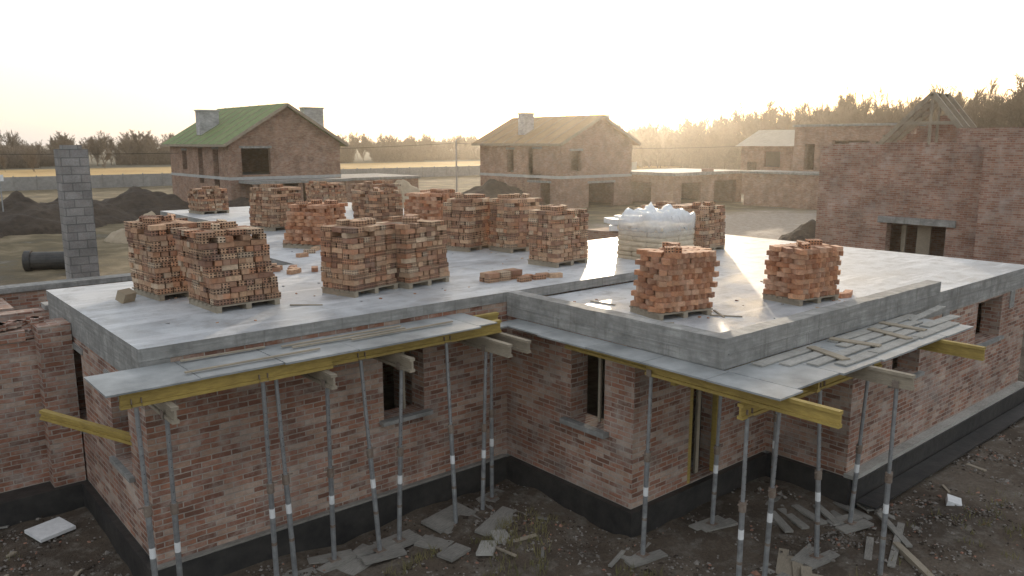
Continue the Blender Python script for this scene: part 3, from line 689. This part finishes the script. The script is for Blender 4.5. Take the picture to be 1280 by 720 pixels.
slabpiece(12.8,-6.75,.35,.25,.4,M_white,.12,.2); slabpiece(10.0,-7.2,1.2,.12,.9,M_wood,.1); slabpiece(14.5,-7.2,.6,.3,.9,M_board)
for k in range(9): slabpiece(U(9,17),U(-10,-6.2),U(.2,.9),U(.04,.1),U(0,3),random.choice([M_board,M_wood]),.03,U(-.1,.1))
for k in range(12): slabpiece(U(1,6.6),U(-4.5,-1),U(.15,.6),U(.03,.1),U(0,3),random.choice([M_board,M_wood]),.03,U(-.1,.1))
for k in range(12): slabpiece(U(-3.5,-.4),U(-1,6),U(.15,.5),U(.03,.1),U(0,3),random.choice([M_board,M_wood]),.03,U(-.1,.1))
mb.obj('board_debris')
M_stone=plain('rubble_stone',(.10,.085,.07),(.31,.28,.25),3,.9,.3)
M_rub=plain('rubble_brick',(.2,.09,.06),(.36,.2,.14),3,.9,.3)
mb=MB()
def chip(x,y,z,s):
    m=random.choice([M_stone]*7+[M_dirtm]*4+[M_rub])
    M=Matrix.Translation((x,y,z))@Matrix.Rotation(U(0,6),4,'Z')@Matrix.Rotation(U(-.6,.6),4,'X')@Matrix.Diagonal((s*U(.7,1.4),s*U(.6,1),s*U(.4,.8),1))
    P=[M@(Vector(q)*U(.75,1.25)) for q in [(1,0,0),(0,1,0),(-1,0,0),(0,-1,0),(0,0,1),(0,0,-1)]]
    for a,b_,c in [(0,1,4),(1,2,4),(2,3,4),(3,0,4),(1,0,5),(2,1,5),(3,2,5),(0,3,5)]: mb.face([P[a],P[b_],P[c]],[(0,0)]*3,m)
for i in range(24000):
    q=R()
    if q<.5: x,y=U(9,19),U(-10.5,-5.6)
    elif q<.78: x,y=U(-.5,11),U(-6.5,-.2)
    else: x,y=U(-5,-.15),U(-1,7)
    if noise.noise(Vector((x*.8,y*.8,9)))<-.05 and R()<.8: continue
    chip(x,y,gz(x,y)+.0,min(.07,.010+.013/(R()+.2)*R()+.006))
mb.obj('gravel_rubble')
M_grass=plain('dry_grass',(.09,.09,.03),(.24,.20,.09),3,.9,0)
mb=MB()
for i in range(1300):
    q=R()
    if q<.65: cx,cy=U(.5,6.5),U(-6,-1.6)
    elif q<.8: cx,cy=U(8,16),U(-10,-6.5)
    else: cx,cy=U(-5,-1),U(0,8)
    if noise.noise(Vector((cx*.7,cy*.7,4)))<.0: continue
    for k in range(10):
        x=cx+U(-.1,.1);y=cy+U(-.1,.1);z=gz(x,y)-.01;h=U(.05,.2);a=U(0,6.3);dx,dy=math.cos(a)*.008,math.sin(a)*.008
        mb.face([(x-dx,y-dy,z),(x+dx,y+dy,z),(x+U(-.08,.08),y+U(-.08,.08),z+h)],[(0,0)]*3,M_grass)
mb.obj('grass_tufts')
# ------------------------------------------------------------------ trees
M_bark=plain('bare_tree_bark',(.13,.095,.065),(.22,.165,.115),2,.95,0)
def tree(seed,h,spread):
    rs=random.Random(seed); m=MB()
    def seg(a,b,r0,r1): m.tube(a,b,r0,r1,M_bark,3,False)
    def br(p,dv,l,r,dep):
        k=3 if dep<2 else 2; a=p; d=dv.normalized()
        for i in range(k):
            d=(d+Vector((rs.uniform(-.2,.2),rs.uniform(-.2,.2),rs.uniform(-.02,.22)))).normalized()
            b=a+d*l/k; r1=r*(1-.3*(i+1)/k*1.2); seg(a,b,r*(1-.3*i/k*1.2),r1)
            if dep<4:
                n_={0:4,1:3,2:3,3:3}[dep]
                if dep==0 and i==0: n_=1
                for q in range(n_):
                    an=rs.uniform(0,6.283); sp=rs.uniform(.4,.9)*spread
                    nd=(d+ (d.orthogonal().normalized()*math.cos(an)+d.cross(d.orthogonal().normalized())*math.sin(an))*sp)
                    br(a.lerp(b,rs.uniform(.3,1)),nd,l*rs.uniform(.38,.58),max(.05,r*.42),dep+1)
            a=b
    br(Vector((0,0,0)),Vector((0,0,1)),h,.22,0)
    me_=m.obj('t'); me=me_.data; bpy.data.objects.remove(me_)
    zm=max(v.co.z for v in me.vertices)
    for v in me.vertices: v.co*=10/zm
    return me
tm=[tree(i,10+i*.5,.8) for i in range(5)]
FR=empty('bare_forest')
def put(x,y,s,z=GZ):
    o=bpy.data.objects.new('tree',random.choice(tm)); bpy.context.collection.objects.link(o); o.parent=FR; o.location=(x,y,z-.3); o.scale=(s*U(.8,1.2),s*U(.8,1.2),s*U(.75,1.15)); o.rotation_euler=(0,0,U(0,6.3))
for i in range(430):
    y=U(-70,165); x=172+U(0,1)**1.5*55-max(0,(60-y))*.12
    t=max(0,min(1,(155-y)/75)); put(x,y,(1.15+.6*t))
for i in range(420):
    x=U(-160,300); y=U(250,310); put(x,y,U(.85,1.15))
for i in range(14): put(U(-40,60),U(205,235),U(.4,.8))
def scrub():
    rs=random.Random(3); m=MB()
    for i in range(500):
        a=Vector((rs.uniform(-7,7),rs.uniform(-3,3),0)); b=a+Vector((rs.uniform(-1,1),rs.uniform(-1,1),rs.uniform(1.5,4.8)))
        m.tube(a,b,.07,.04,M_bark,3,False)
        for k in range(4):
            q=a.lerp(b,rs.uniform(.3,1)); m.tube(q,q+Vector((rs.uniform(-1,1),rs.uniform(-1,1),rs.uniform(0,1.2))),.045,.035,M_bark,3,False)
    o=m.obj('t'); me=o.data; bpy.data.objects.remove(o); return me
sm=scrub()
for i in range(150):
    if i<70: x,y=172+U(0,40),U(-70,160)
    else: x,y=U(-170,300),U(240,285)
    o=bpy.data.objects.new('scrub',sm); bpy.context.collection.objects.link(o); o.parent=FR; o.location=(x,y,GZ-.1); o.rotation_euler=(0,0,U(1.2,1.9) if i<70 else U(-.3,.3)); o.scale=(1.3,1.3,U(.9,1.4))
